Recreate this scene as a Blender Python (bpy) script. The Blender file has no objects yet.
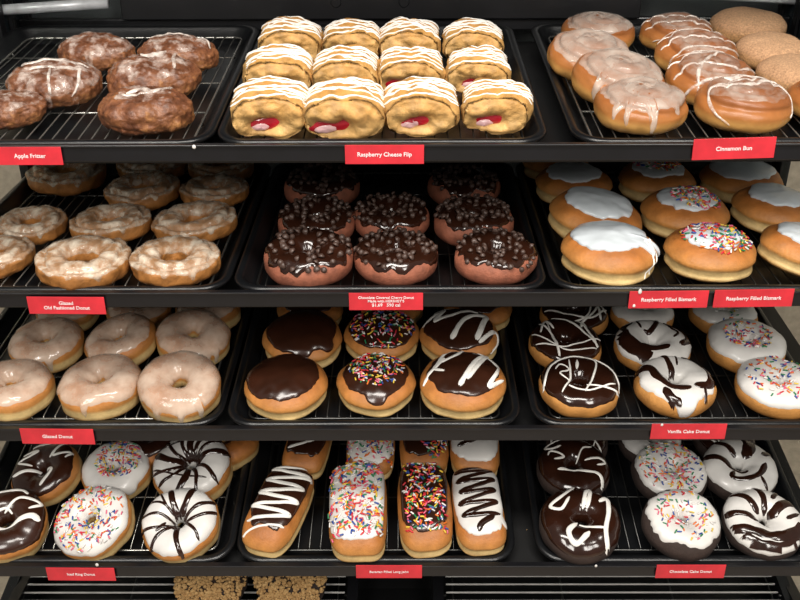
import bpy, bmesh, math, random
from mathutils import Vector, Matrix, noise, Euler
from mathutils.bvhtree import BVHTree
PI = math.pi
C = bpy.context.scene.collection
sc = bpy.context.scene

# ------------------------------------------------------------------ materials
def lin(c):
    def f(v):
        v /= 255.0
        return v/12.92 if v <= .04045 else ((v+.055)/1.055)**2.4
    return (f(c[0]), f(c[1]), f(c[2]), 1)

class NT:
    def __init__(s, name):
        s.m = bpy.data.materials.new(name); s.m.use_nodes = True
        s.t = s.m.node_tree; s.n = s.t.nodes; s.l = s.t.links
        s.b = s.n['Principled BSDF']; s.tc = s.n.new('ShaderNodeTexCoord')
    def noise(s, scale, detail=3, rough=.5, co='Object'):
        n = s.n.new('ShaderNodeTexNoise'); n.inputs['Scale'].default_value = scale
        n.inputs['Detail'].default_value = detail; n.inputs['Roughness'].default_value = rough
        s.l.new(s.tc.outputs[co], n.inputs['Vector']); return n.outputs['Fac']
    def voronoi(s, scale):
        n = s.n.new('ShaderNodeTexVoronoi'); n.inputs['Scale'].default_value = scale
        s.l.new(s.tc.outputs['Object'], n.inputs['Vector']); return n.outputs['Distance']
    def ramp(s, fac, stops):
        r = s.n.new('ShaderNodeValToRGB'); e = r.color_ramp.elements
        while len(e) < len(stops): e.new(.5)
        for k, (p, c) in enumerate(stops):
            e[k].position = p; e[k].color = c if len(c) == 4 and max(c) <= 1 else lin(c)
        s.l.new(fac, r.inputs[0]); return r.outputs[0]
    def math(s, op, a, b, clamp=False):
        n = s.n.new('ShaderNodeMath'); n.operation = op; n.use_clamp = clamp
        for k, v in enumerate((a, b)):
            if isinstance(v, (int, float)): n.inputs[k].default_value = v
            else: s.l.new(v, n.inputs[k])
        return n.outputs[0]
    def mix(s, fac, a, b, mode='MIX'):
        n = s.n.new('ShaderNodeMix'); n.data_type = 'RGBA'; n.blend_type = mode
        for k, v in ((0, fac), (6, a), (7, b)):
            if isinstance(v, (int, float)): n.inputs[k].default_value = v
            elif isinstance(v, tuple): n.inputs[k].default_value = v if len(v) == 4 else lin(v)
            else: s.l.new(v, n.inputs[k])
        return n.outputs[2]
    def z(s):
        x = s.n.new('ShaderNodeSeparateXYZ'); s.l.new(s.tc.outputs['Object'], x.inputs[0]); return x.outputs[2]
    def set(s, **k):
        names = dict(col='Base Color', rough='Roughness', metal='Metallic', alpha='Alpha', coat='Coat Weight',
                     crough='Coat Roughness', ior='IOR', trans='Transmission Weight', emit='Emission Color', estr='Emission Strength',
                     sss='Subsurface Weight', sssc='Subsurface Scale', spec='Specular IOR Level')
        for a, v in k.items():
            i = s.b.inputs[names[a]]
            if isinstance(v, (int, float)): i.default_value = v
            elif isinstance(v, tuple): i.default_value = lin(v)
            else: s.l.new(v, i)
    def bump(s, fac, strength, dist=.001):
        n = s.n.new('ShaderNodeBump'); n.inputs['Strength'].default_value = strength; n.inputs['Distance'].default_value = dist
        s.l.new(fac, n.inputs['Height']); s.l.new(n.outputs[0], s.b.inputs['Normal'])

def dough(name, stops, zmax, jitter=.25, nscale=45, rough=.55, bump=.35, dark=.35):
    t = NT(name)
    n1 = t.noise(nscale, 4, .6); n0 = t.noise(18, 2)
    zz = t.math('MULTIPLY', t.z(), 1/zmax)
    zz = t.math('ADD', zz, t.math('MULTIPLY', t.math('SUBTRACT', n0, .5), jitter), True)
    c = t.ramp(zz, stops)
    mott = t.ramp(n1, [(.3, (1-dark,)*3+(1,)), (.7, (1, 1, 1, 1))])
    c = t.mix(1.0, c, mott, 'MULTIPLY')
    t.set(col=c, rough=rough, coat=.0)
    t.bump(t.noise(260, 5, .7), bump, .0012)
    return t.m

M = {}
M['yeast'] = dough('golden_yeast_dough', [(0, (176, 118, 60)), (.16, (204, 150, 84)), (.28, (232, 200, 138)), (.44, (236, 202, 138)), (.53, (204, 142, 74)), (.8, (186, 116, 54)), (1, (168, 100, 46))], .044, .2, 55, .5, .7, .38)
M['bun'] = dough('golden_bun_dough', [(0, (186, 128, 66)), (.2, (216, 162, 92)), (.36, (214, 160, 90)), (.5, (182, 118, 62)), (.75, (156, 94, 50)), (1, (138, 80, 42))], .045, .22, 35, .35, .3, .3)
M['cake'] = dough('golden_cake_dough', [(0, (172, 112, 52)), (.3, (200, 138, 68)), (.7, (204, 144, 76)), (1, (190, 128, 64))], .04, .3, 60, .65, .6, .28)
M['old'] = dough('old_fashioned_dough', [(0, (166, 104, 50)), (.35, (192, 128, 66)), (.6, (184, 124, 66)), (1, (176, 122, 64))], .034, .5, 60, .45, .9, .5)
M['choc_cake'] = dough('chocolate_cake_dough', [(0, (50, 37, 31)), (.5, (62, 47, 41)), (1, (54, 41, 36))], .04, .3, 60, .8, 1, .35)
M['cherry'] = dough('cherry_cake_dough', [(0, (134, 76, 58)), (.5, (170, 102, 76)), (1, (150, 86, 64))], .04, .3, 90, .65, 1, .45)
M['flaky'] = dough('flaky_pastry', [(0, (206, 156, 90)), (.4, (226, 180, 112)), (.75, (220, 164, 90)), (1, (204, 140, 70))], .055, .7, 75, .5, 1, .5)
M['sugar'] = dough('cinnamon_sugar_crust', [(0, (206, 150, 92)), (.35, (210, 158, 104)), (.55, (200, 154, 114)), (1, (204, 162, 124))], .045, .2, 420, .85, 1, .55)
def fritter_mat():
    t = NT('dark_fritter_crust')
    n = t.noise(38, 5, .65); n2 = t.noise(150, 4, .7)
    c = t.ramp(n, [(.3, (84, 48, 28)), (.46, (116, 70, 44)), (.6, (138, 88, 54)), (.74, (180, 126, 72))])
    c = t.mix(1.0, c, t.ramp(n2, [(.3, (.6, .56, .52, 1)), (.6, (1, 1, 1, 1))]), 'MULTIPLY')
    t.set(col=c, rough=.5, coat=.12, crough=.25); t.bump(n2, .9, .0018); return t.m
M['fritter'] = fritter_mat()
def crumb_mat():
    t = NT('baked_crumb_topping')
    c = t.ramp(t.noise(120, 4, .7), [(.3, (160, 120, 72)), (.6, (206, 168, 112)), (.8, (226, 196, 146))])
    t.set(col=c, rough=.9); t.bump(t.noise(400, 4), .6, .001); return t.m
M['crumb'] = crumb_mat()
def glaze(name, lo, hi, col, scale=30, rough=.16, thin=.35, bump=.15):
    t = NT(name)
    n = t.noise(scale, 4, .6)
    t.set(col=col, rough=rough, coat=.5, crough=.08, alpha=t.ramp(n, [(thin, (lo,)*3+(1,)), (thin+.28, (hi,)*3+(1,))]))
    t.bump(t.noise(80, 3), bump, .001)
    return t.m
M['glaze'] = glaze('sugar_glaze', .24, .60, (232, 216, 198), 26, .14)
M['glaze_thin'] = glaze('thin_sugar_glaze', .10, .78, (236, 224, 204), 60, .12, .40, .4)
M['glaze_bun'] = glaze('bun_sugar_glaze', .18, .55, (228, 218, 206), 22, .1, .36)
M['glaze_light'] = glaze('light_sugar_glaze', .02, .40, (228, 218, 206), 40, .1, .38)
M['glaze_patch'] = glaze('patchy_fritter_glaze', .0, .72, (224, 208, 198), 75, .2, .45, .4)
M['glaze_line'] = glaze('sugar_glaze_line', .25, .85, (234, 222, 212), 110, .18, .38)
def icing(name, col, rough, coat, bump=.2, var=.06):
    t = NT(name)
    c2 = tuple(int(v*(1-var)) for v in col)
    t.set(col=t.ramp(t.noise(25, 3), [(.35, c2), (.65, col)]), rough=rough, coat=coat, crough=.1, sss=.0)
    t.bump(t.noise(55, 3, .5), bump, .0015); return t.m
M['white'] = icing('white_icing', (222, 219, 214), .34, .25)
M['white_line'] = icing('white_drizzle_icing', (240, 237, 230), .34, .2)
M['white_thick'] = icing('thick_white_icing', (208, 215, 220), .28, .3, .5)
M['choc'] = icing('chocolate_icing', (46, 23, 14), .16, .4, .22, .25)
M['choc_soft'] = icing('satin_chocolate_icing', (54, 28, 17), .24, .3, .12, .2)
M['jam'] = icing('raspberry_filling', (204, 36, 52), .15, .6, .5, .3)
M['cheese'] = icing('pink_cheese_filling', (238, 190, 190), .25, .3, .3, .1)
M['chip'] = icing('dark_chocolate_chip', (84, 64, 56), .42, .0, .1, .2)
def flat(name, col, rough=.5, metal=0, coat=0, nb=0, ns=200):
    t = NT(name)
    c2 = tuple(int(v*.86) for v in col)
    t.set(col=t.ramp(t.noise(40, 3), [(.3, c2), (.7, col)]), rough=rough, metal=metal, coat=coat)
    if nb: t.bump(t.noise(ns, 3), nb, .0006)
    return t.m
SPR = [flat('sprinkle_%s' % n, c, .35) for n, c in (('white', (240, 236, 232)), ('red', (214, 44, 60)), ('orange', (238, 120, 40)), ('yellow', (244, 206, 70)), ('green', (40, 132, 84)), ('blue', (44, 78, 160)), ('pink', (236, 110, 140)))]
M['tray'] = flat('black_tray_plastic', (17, 18, 20), .3, 0, 0, .25, 500)
M['lip'] = flat('black_shelf_channel', (21, 21, 24), .34, 0, .1)
M['deck'] = flat('black_shelf_steel', (10, 10, 11), .5)
M['wire'] = flat('dark_rack_wire', (86, 86, 84), .28, .9)
M['chrome'] = flat('bright_rack_wire', (225, 223, 218), .4, .3)
M['card'] = flat('red_price_card', (216, 48, 60), .42, 0, .1)
M['ink'] = flat('white_card_lettering', (250, 240, 240), .6)
M['metal'] = flat('brushed_metal', (232, 234, 238), .3, .2)
def speck():
    t = NT('speckled_grey_back_panel')
    t.set(col=t.ramp(t.noise(900, 2, .7), [(.4, (34, 38, 39)), (.62, (58, 64, 64)), (.75, (120, 124, 122))]), rough=.55); return t.m
M['speck'] = speck()
M['panel'] = flat('dark_side_panel', (34, 40, 44), .25, 0, .2)
M['beige'] = flat('beige_floor_tile', (198, 182, 164), .5)
def glassm():
    t = NT('clear_side_glass'); t.set(col=(240, 248, 244), rough=.02, trans=1.0, ior=1.01, spec=.3); return t.m
M['glass'] = glassm()

# ------------------------------------------------------------------ object helpers
def link(o, parent=None):
    C.objects.link(o)
    if parent: o.parent = parent
    return o
def mesh_obj(name, verts, faces, mat, parent=None, smooth=True, mats=None, mi=None):
    me = bpy.data.meshes.new(name); me.from_pydata([tuple(v) for v in verts], [], faces)
    for m in (mats or [mat]): me.materials.append(m)
    if mi: me.polygons.foreach_set('material_index', mi)
    me.polygons.foreach_set('use_smooth', [smooth]*len(me.polygons))
    me.update()
    return link(bpy.data.objects.new(name, me), parent)
def bm_obj(name, bm, mat, parent=None, smooth=False):
    me = bpy.data.meshes.new(name); bm.to_mesh(me); bm.free(); me.materials.append(mat)
    me.polygons.foreach_set('use_smooth', [smooth]*len(me.polygons))
    return link(bpy.data.objects.new(name, me), parent)
def tag(o, label=None, cat=None, group=None, kind=None):
    if label: o['label'] = label
    if cat: o['category'] = cat
    if group: o['group'] = group
    if kind: o['kind'] = kind
    return o
def empty(name, label, cat, group=None):
    o = bpy.data.objects.new(name, None); o.empty_display_size = .02; C.objects.link(o)
    return tag(o, label, cat, group)
def box(bm, x0, x1, y0, y1, z0, z1, bev=0):
    r = bmesh.ops.create_cube(bm, size=1)
    bmesh.ops.scale(bm, vec=(x1-x0, y1-y0, z1-z0), verts=r['verts'])
    bmesh.ops.translate(bm, vec=((x0+x1)/2, (y0+y1)/2, (z0+z1)/2), verts=r['verts'])
    if bev:
        es = list({e for v in r['verts'] for e in v.link_edges})
        bmesh.ops.bevel(bm, geom=es, offset=bev, segments=2, affect='EDGES', profile=.5)
def tube(pts, r, n=6, closed=False):
    V, F = [], []
    pts = [Vector(p) for p in pts]; N = len(pts)
    for i, p in enumerate(pts):
        a = pts[i-1] if (i > 0 or closed) else p
        b = pts[(i+1) % N] if (i < N-1 or closed) else p
        t = (b-a).normalized()
        u = t.cross(Vector((0, 0, 1)))
        if u.length < .1: u = t.cross(Vector((1, 0, 0)))
        u.normalize(); w = u.cross(t)
        for k in range(n):
            q = 2*PI*k/n; V.append(p+u*math.cos(q)*r+w*math.sin(q)*r)
    for i in range(N if closed else N-1):
        j = (i+1) % N
        for k in range(n):
            l = (k+1) % n; F.append((i*n+k, i*n+l, j*n+l, j*n+k))
    if not closed: F += [tuple(range(n))[::-1], tuple(range((N-1)*n, N*n))]
    return V, F
def join(parts):
    V, F = [], []
    for v, f in parts:
        b = len(V); V += v; F += [tuple(i+b for i in q) for q in f]
    return V, F

# ------------------------------------------------------------------ camera
FPX = 900.0
PITCH = math.radians(27.0)
CAMZ = 1.55
cam_d = bpy.data.cameras.new('camera'); cam = bpy.data.objects.new('camera', cam_d); C.objects.link(cam)
cam_d.sensor_fit = 'HORIZONTAL'; cam_d.sensor_width = 36; cam_d.lens = FPX/800*36; cam_d.clip_start = .02
R0 = Matrix.Rotation(math.radians(.3), 3, 'Z') @ Matrix.Rotation(PI/2-PITCH, 3, 'X') @ Matrix.Rotation(math.radians(-.25), 3, 'Z')
CAMP = Vector((0, 0, CAMZ))
cam.matrix_world = Matrix.Translation(CAMP) @ R0.to_4x4()
sc.camera = cam

# ------------------------------------------------------------------ shelves
TILT = [0]+[math.radians(v) for v in (6.5, 1.5, 4.5, 11, 11)]
def cam_to_world(x, y, z):      # the shelf lips measured from the eye: across, down, ahead
    return Vector((x, z*math.cos(PITCH)-y*math.sin(PITCH), CAMZ-z*math.sin(PITCH)-y*math.cos(PITCH)))
DN = [Vector((0, math.cos(t), math.sin(t))) for t in TILT]; NN = [Vector((0, -math.sin(t), math.cos(t))) for t in TILT]
SH = [None]
for y, z in ((-.1714, .970), (-.0137, 1.0253), (.1508, 1.0946), (.3356, 1.1571), (.535, 1.233)):
    SH.append(cam_to_world(0, y, z))
def shp(s, x, d, n):            # a point of shelf s: across, back along the slope, up off the rim plane
    return SH[s]+Vector((x, 0, 0))+DN[s]*d+NN[s]*n
def ray(px, py):
    return (R0 @ Vector(((px-400)/FPX, -(py-300)/FPX, -1))).normalized()
def onshelf(s, px, py, n):      # where the sight line through a photo point meets shelf s at height n
    r = ray(px, py); P0 = SH[s]+NN[s]*n
    t = (P0-CAMP).dot(NN[s])/r.dot(NN[s]); q = CAMP+r*t
    return q.x-SH[s].x, (q-SH[s]).dot(DN[s]), (q-CAMP).dot(R0 @ Vector((0, 0, -1)))
RT = [Matrix.Rotation(t, 3, 'X') for t in TILT]
def place(o, s, x, d, n, rot=(0, 0, 0), scale=1):
    Q = RT[s] @ Euler(rot, 'XYZ').to_matrix()
    o.matrix_world = Matrix.Translation(shp(s, x, d, n)) @ Q.to_4x4() @ Matrix.Scale(scale, 4)

# tray: a drawn black pan with flared walls and a rolled rim
TW, TD = .366, .43
def rr(w, d, r, z, n=6):
    out = []
    for cx, cy, a0 in ((w/2-r, d/2-r, 0), (-w/2+r, d/2-r, 90), (-w/2+r, -d/2+r, 180), (w/2-r, -d/2+r, 270)):
        for k in range(n+1):
            a = math.radians(a0+90*k/n); out.append((cx+r*math.cos(a), cy+r*math.sin(a), z))
    return out
def tray_mesh():
    prof = [(.040, -.0225), (.0270, -.0222), (.0235, -.0205), (.0110, -.0035), (.0095, -.0012), (.0075, -.0002), (.0035, 0), (.0008, -.0010), (0, -.0032), (.0008, -.0055), (.0030, -.0058), (.0066, -.006), (.0205, -.0235), (.0245, -.0250), (.040, -.0252)]
    V, F = [], []
    for ins, z in prof:
        V += rr(TW-2*ins, TD-2*ins, max(.010, .036-ins*.8), z)
    n = len(rr(1, 1, .1, 0))
    for i in range(len(prof)-1):
        for k in range(n):
            l = (k+1) % n; F.append((i*n+k, i*n+l, (i+1)*n+l, (i+1)*n+k))
    F.append(tuple(range(n))); F.append(tuple(range((len(prof)-1)*n, len(prof)*n))[::-1])
    me = bpy.data.meshes.new('tray'); me.from_pydata(V, [], F); me.materials.append(M['tray'])
    bm = bmesh.new(); bm.from_mesh(me); bmesh.ops.recalc_face_normals(bm, faces=bm.faces); bm.to_mesh(me); bm.free()
    me.polygons.foreach_set('use_smooth', [len(p.vertices) == 4 for p in me.polygons]); return me
TRAY_ME = tray_mesh()
def wire_me(name, pts, r, mat=None, closed=False):
    v, f = tube(pts, r, 6, closed); me = bpy.data.meshes.new(name); me.from_pydata(v, [], f); me.materials.append(mat or M['wire'])
    me.polygons.foreach_set('use_smooth', [True]*len(f)); return me
RW, RD, RZ = TW-.052, TD-.052, -.0095
LONG_ME = wire_me('long_wire', [(0, -RD/2, -.004), (0, -RD/2+.003, 0), (0, RD/2-.003, 0), (0, RD/2, -.004)], .0009)
CROSS_ME = wire_me('cross_wire', [(-RW/2, 0, 0), (RW/2, 0, 0)], .0012)
FRAME_ME = wire_me('rack_frame', rr(RW, RD, .012, 0, 4), .0016, None, True)
BRIGHT = {}
M['wire_lit'] = flat('lit_rack_wire', (172, 170, 164), .24, .85)  # lighter copy of the same wire: the glint of better-lit racks put into colour
def bright(me):
    if me.name not in BRIGHT:
        m2 = me.copy(); m2.materials[0] = M['wire_lit']; BRIGHT[me.name] = m2
    return BRIGHT[me.name]
def rack(key, s, x, d, label):
    f_ = bright if key in ('s1L', 's1R', 's2L', 's3L', 's4L') else (lambda m: m)
    o = empty('cooling_rack', label, 'rack', 'wire racks inside the black trays')
    place(o, s, x, d, RZ-.003)
    link(bpy.data.objects.new('rack_frame', f_(FRAME_ME)), o)
    for k in range(-10, 11):
        w = link(bpy.data.objects.new('long_wire', f_(LONG_ME)), o); w.location = (k*RW/21.5, 0, .002)
    for y in (-.10, .0, .10):
        w = link(bpy.data.objects.new('cross_wire', f_(CROSS_ME)), o); w.location = (0, y, -.0005)
    for sx in (-1, 1):
        for sy in (-1, 1):
            v, f = tube([(0, 0, 0), (0, 0, -.0085)], .0013)
            ft = mesh_obj('rack_foot', v, f, M['wire'], o); ft.location = (sx*(RW/2-.002), sy*.12, 0)
TRAYS = {}
def tray(key, s, pxl, pxr, pyf, label):
    xl, d, _ = onshelf(s, pxl, pyf-6, 0); xr, _, _ = onshelf(s, pxr, pyf-6, 0)
    x = xr-TW/2 if key[2] == 'L' else (xl+TW/2 if key[2] == 'R' else (xl+xr)/2)
    TRAYS[key] = (s, x)
    o = link(bpy.data.objects.new('serving_tray', TRAY_ME)); tag(o, label, 'tray', 'black serving trays')
    o.data = TRAY_ME
    place(o, s, x, TD/2, 0)
    rack(key, s, x, TD/2, 'wire cooling rack lying in the '+label.split(' ', 1)[1])
    return x
# ------------------------------------------------------------------ pastry bodies
def sp(v, e): return math.copysign(abs(v)**e, v)
def nz(x, y, z, s): return noise.noise(Vector((x+s*7.31, y-s*3.17, z+s*1.93)))

class Body:
    nu, nv = 64, 28
    def __init__(s, kind, seed, **k):
        s.kind, s.seed, s.k = kind, seed, k
        s.bh = k.get('bh', .020)
        s.lump = k.get('lump', .0012); s.lf = k.get('lf', 45)
        if kind == 'ring':
            s.R = k.get('R', .031); s.a = k.get('a', .019)
    def P(s, u, v, off=0, du=0):
        k, sd = s.k, s.seed
        cu, su = math.cos(u), math.sin(u)
        cv, sv = math.cos(v), math.sin(v)
        if s.kind == 'ring':
            w1 = 1+.05*nz(cu*1.3, su*1.3, 0, sd); w2 = 1+.10*nz(cu*1.4, su*1.4, 5, sd); w3 = 1+.10*nz(cu*1.2, su*1.2, 9, sd)
            a, b = s.a*w2, s.bh*w3
            if k.get('waist', 0): a *= 1-k['waist']*math.exp(-((v+.12)/.16)**2) if cv > 0 else 1
            r = s.R*w1 + (a+off)*sp(cv, .95); z = s.bh + (b+off)*sp(sv, 1.0 if sv > 0 else .65)
            n = Vector((cv*cu, cv*su, sv))
            p = Vector((r*cu, r*su, z))
            if k.get('crack', 0):
                vc = .95+.35*nz(cu*2.2, su*2.2, 3, sd)
                g = math.exp(-((v-vc)/.16)**2); g2 = math.exp(-((v-vc+.45)/.28)**2)
                p += n*(-.0052*g+.0020*g2)
        else:
            A = k.get('A', .05)
            ax, ay, ex = k.get('ax', 1), k.get('ay', 1), k.get('ex', 1)
            w2 = 1+.05*nz(cu*1.2, su*1.2, 5, sd)
            c = cv**k.get('ev', .72) if cv > 0 else 0
            if k.get('waist', 0): c *= 1-k['waist']*math.exp(-((v+.12)/.13)**2)
            rr_ = (A*w2)*c
            b = s.bh*(1+k.get('dome', .12)*(sv > 0))
            z = s.bh + (b+off)*sp(sv, 1.0 if sv > 0 else .6)
            p = Vector((sp(cu, ex)*(rr_*ax+off*c), sp(su, ex)*(rr_*ay+off*c), z)); n = Vector((cv*cu, cv*su, sv))
            if k.get('spiral', 0) and sv > 0:
                rho = p.xy.length/A
                f = (rho*2.4-u/(2*PI)+.2*nz(cu, su, 1, sd)) % 1.0
                g = math.exp(-((f-.5)/.13)**2)*min(1, sv*2.5)
                p -= n*(.0034*g)
            if k.get('bend', 0): p.x += k['bend']*(p.y/.06)**2
        q = p*s.lf
        d = s.lump*(nz(q.x, q.y, q.z, sd)+.4*nz(q.x*2.3, q.y*2.3, q.z*2.3, sd+3))
        if k.get('turb', 0):
            t = noise.turbulence(p*k.get('tf', 70)+Vector((sd, 0, sd*2)), 3, True)
            d += k['turb']*(t-.5)
        p += n*d
        if p.z < 0: p.z *= .1
        return p
    def grid(s, u0, v0f, v1f, nu, nv, off):     # closed round u; off(w, u) thickness
        V, F = [], []
        for i in range(nu):
            u = 2*PI*i/nu; a, b = v0f(u), v1f(u)
            for j in range(nv+1):
                w = j/nv; V.append(s.P(u, a+(b-a)*w, off(w, u)))
        for i in range(nu):
            l = (i+1) % nu
            for j in range(nv):
                F.append((i*(nv+1)+j, i*(nv+1)+j+1, l*(nv+1)+j+1, l*(nv+1)+j))
        return V, F
    def mesh(s):
        if s.kind == 'ring':
            nu, nv = s.k.get('nu', s.nu), s.k.get('nv', s.nv)
            V = [s.P(2*PI*i/nu, -PI+2*PI*j/nv) for i in range(nu) for j in range(nv)]
            F = [(i*nv+j, ((i+1) % nu)*nv+j, ((i+1) % nu)*nv+(j+1) % nv, i*nv+(j+1) % nv) for i in range(nu) for j in range(nv)]
            return V, F
        nu, nv = s.k.get('nu', s.nu), s.k.get('nv', s.nv)
        V = [s.P(0, PI/2), s.P(0, -PI/2)]
        for j in range(1, nv):
            for i in range(nu): V.append(s.P(2*PI*i/nu, PI/2-PI*j/nv))
        F = []
        for i in range(nu):
            l = (i+1) % nu
            F.append((0, 2+i, 2+l)); F.append((1, 2+(nv-2)*nu+l, 2+(nv-2)*nu+i))
            for j in range(nv-2):
                F.append((2+j*nu+i, 2+(j+1)*nu+i, 2+(j+1)*nu+l, 2+j*nu+l))
        return V, F
    def cap(s, edge, t, inner=None, drips=(), amp=.22, nf=2.2, shift=None):
        sd = s.seed
        def vo(u):
            v = edge+amp*nz(math.cos(u)*nf, math.sin(u)*nf, 2, sd)+.4*amp*nz(math.cos(u)*nf*3, math.sin(u)*nf*3, 4, sd)
            if shift: v -= shift[0]*math.cos(u-shift[1])
            for (ud, ln, wd) in drips:
                d = (u-ud+PI) % (2*PI)-PI
                v -= ln*math.exp(-(d/wd)**4)
            return v
        if s.kind == 'ring':
            vi = lambda u: (inner if inner is not None else 3.0)+.2*nz(math.cos(u)*2, math.sin(u)*2, 8, sd)
            off = lambda w, u: t*max(0, 1-abs(2*w-1)**7)**.5-.0006*(w in (0, 1))
        else:
            vi = lambda u: PI/2
            off = lambda w, u: t*max(0, 1-w**8)**.5-.0006*(w == 1)
        return s.grid(0, vi, vo, 120, 16, off)

def bvh(*parts):
    V, F = join(parts); return BVHTree.FromPolygons([Vector(v) for v in V], F)

def smooth_path(pts, step):
    P = [Vector((p[0], p[1])) for p in pts]; out = []
    P = [P[0]*2-P[1]]+P+[P[-1]*2-P[-2]]
    for i in range(1, len(P)-2):
        a, b, c, d = P[i-1:i+3]; n = max(2, int((c-b).length/step))
        for k in range(n):
            t = k/n
            out.append(.5*((2*b)+(c-a)*t+(2*a-5*b+4*c-d)*t*t+(3*b-a-3*c+d)*t**3))
    out.append(P[-2]); return out

def ribbon(tree, pts, w, t, mode='top', Rm=.05, c=(0, 0, .02), taper=True, step=.0022, seed=0):
    """a strand of icing laid over whatever is below it"""
    path = smooth_path(pts, step); N = len(path); SS = (-1, -.72, -.3, .3, .72, 1)
    V, F, ok = [], [], []
    for i, p in enumerate(path):
        tg = path[min(N-1, i+1)]-path[max(0, i-1)]
        if tg.length < 1e-9: tg = Vector((1, 0))
        tg.normalize(); nn = Vector((-tg.y, tg.x))
        e = min(1, min(i, N-1-i)/2.5+.35) if taper else 1
        ww = w*e*(1+.3*nz(p.x*70, p.y*70, 0, seed+1))
        for q in SS:
            a = p+nn*ww*q
            if mode == 'top': o, d = Vector((a.x, a.y, .2)), Vector((0, 0, -1))
            elif mode == 'dome':
                rho = a.length; el = PI/2-min(rho/Rm, 1.35)*PI/2*.8; ph = math.atan2(a.y, a.x)
                sg = Vector((math.cos(ph)*math.cos(el), math.sin(ph)*math.cos(el), math.sin(el)))
                cc = Vector(c)+Vector((a.x, a.y, 0))*.35; o, d = cc+sg*.3, -sg
            else:       # 'roll': x is the angle over the roll, y along it
                sg = Vector((math.cos(a.x/Rm), 0, math.sin(a.x/Rm))); o, d = Vector((0, a.y, .027))+sg*.3, -sg
            loc, nor, _, _ = tree.ray_cast(o, d)
            if loc is None: V.append(Vector((0, 0, .02))); ok.append(False)
            else:
                if nor.dot(d) > 0: nor = -nor
                V.append(loc+nor*(t*math.sqrt(max(0, 1-q*q))-.0003*(abs(q) == 1)+.0001)); ok.append(True)
    m = len(SS)
    for i in range(N-1):
        for k in range(m-1):
            q = (i*m+k, i*m+k+1, (i+1)*m+k+1, (i+1)*m+k)
            if all(ok[z] for z in q) and max((V[q[0]]-V[q[2]]).length, (V[q[1]]-V[q[3]]).length) < .012: F.append(q)
    return V, F

def sprinkle_part(tree, pts, seed, parent, name='sprinkles', rad=.00095, ln=.0062, weights=None):
    rnd = random.Random(seed); V, F, MI = [], [], []
    n = 5
    for (x, y) in pts:
        loc, nor, _, _ = tree.ray_cast(Vector((x, y, .2)), Vector((0, 0, -1)))
        if loc is None: continue
        if nor.z < 0: nor = -nor
        if nor.z < .25: continue
        t = Vector((rnd.gauss(0, 1), rnd.gauss(0, 1), rnd.gauss(0, .3))); t = (t-nor*t.dot(nor)*.9).normalized()
        u = t.cross(nor).normalized(); w = u.cross(t); c = loc+nor*rad*rnd.uniform(.6, 2.0)
        L = ln*rnd.uniform(.75, 1.1); b = len(V)
        for s_, rs in ((-.5, .0), (-.42, .8), (-.3, 1), (.3, 1), (.42, .8), (.5, 0)):
            for k in range(n):
                a = 2*PI*k/n; V.append(c+t*s_*L+(u*math.cos(a)+w*math.sin(a))*rad*rs)
        m = rnd.choices(range(7), weights or (26, 16, 14, 14, 11, 13, 10))[0]
        for j in range(5):
            for k in range(n):
                l = (k+1) % n; F.append((b+j*n+k, b+j*n+l, b+(j+1)*n+l, b+(j+1)*n+k)); MI.append(m)
    o = mesh_obj(name, V, F, None, parent, True, SPR, MI); o['kind'] = 'stuff'; return o

def scatter(rnd, n, R, rin=0, cx=0, cy=0, ax=1, ay=1, mind=.0018, box=0):
    out = []; tries = 0
    while len(out) < n and tries < n*30:
        tries += 1
        r = R*math.sqrt(rnd.random()); a = rnd.random()*2*PI; x, y = cx+r*math.cos(a)*ax, cy+r*math.sin(a)*ay
        if box: x, y = cx+rnd.uniform(-R, R)*ax, cy+rnd.uniform(-R, R)*ay
        if math.hypot(x, y) < rin: continue
        if all((x-p)**2+(y-q)**2 > mind*mind for p, q in out[-60:]): out.append((x, y))
    return out

def zig(x0, x1, y0, y1, n, seed=0, j=.1):       # a zigzag strand
    rnd = random.Random(seed); P = []
    for k in range(n+1):
        P.append(((x0 if k % 2 == 0 else x1)*(1+rnd.uniform(-j, j)), y0+(y1-y0)*k/n+rnd.uniform(-j, j)*.02))
    return P

CHIP_ME = None
def chip_mesh():
    bm = bmesh.new()
    V, F = [], []
    prof = [(0, 0), (.0036, 0), (.0038, .001), (.0030, .0024), (.0017, .0034), (.0006, .0041), (0, .0042)]
    n = 8
    for r, z in prof:
        for k in range(n): V.append((r*math.cos(2*PI*k/n), r*math.sin(2*PI*k/n), z))
    for j in range(len(prof)-1):
        for k in range(n):
            l = (k+1) % n; F.append((j*n+k, j*n+l, (j+1)*n+l, (j+1)*n+k))
    me = bpy.data.meshes.new('chocolate_chip'); me.from_pydata(V, [], F); me.materials.append(M['chip'])
    me.polygons.foreach_set('use_smooth', [True]*len(F)); return me
CHIP_ME = chip_mesh()

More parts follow.
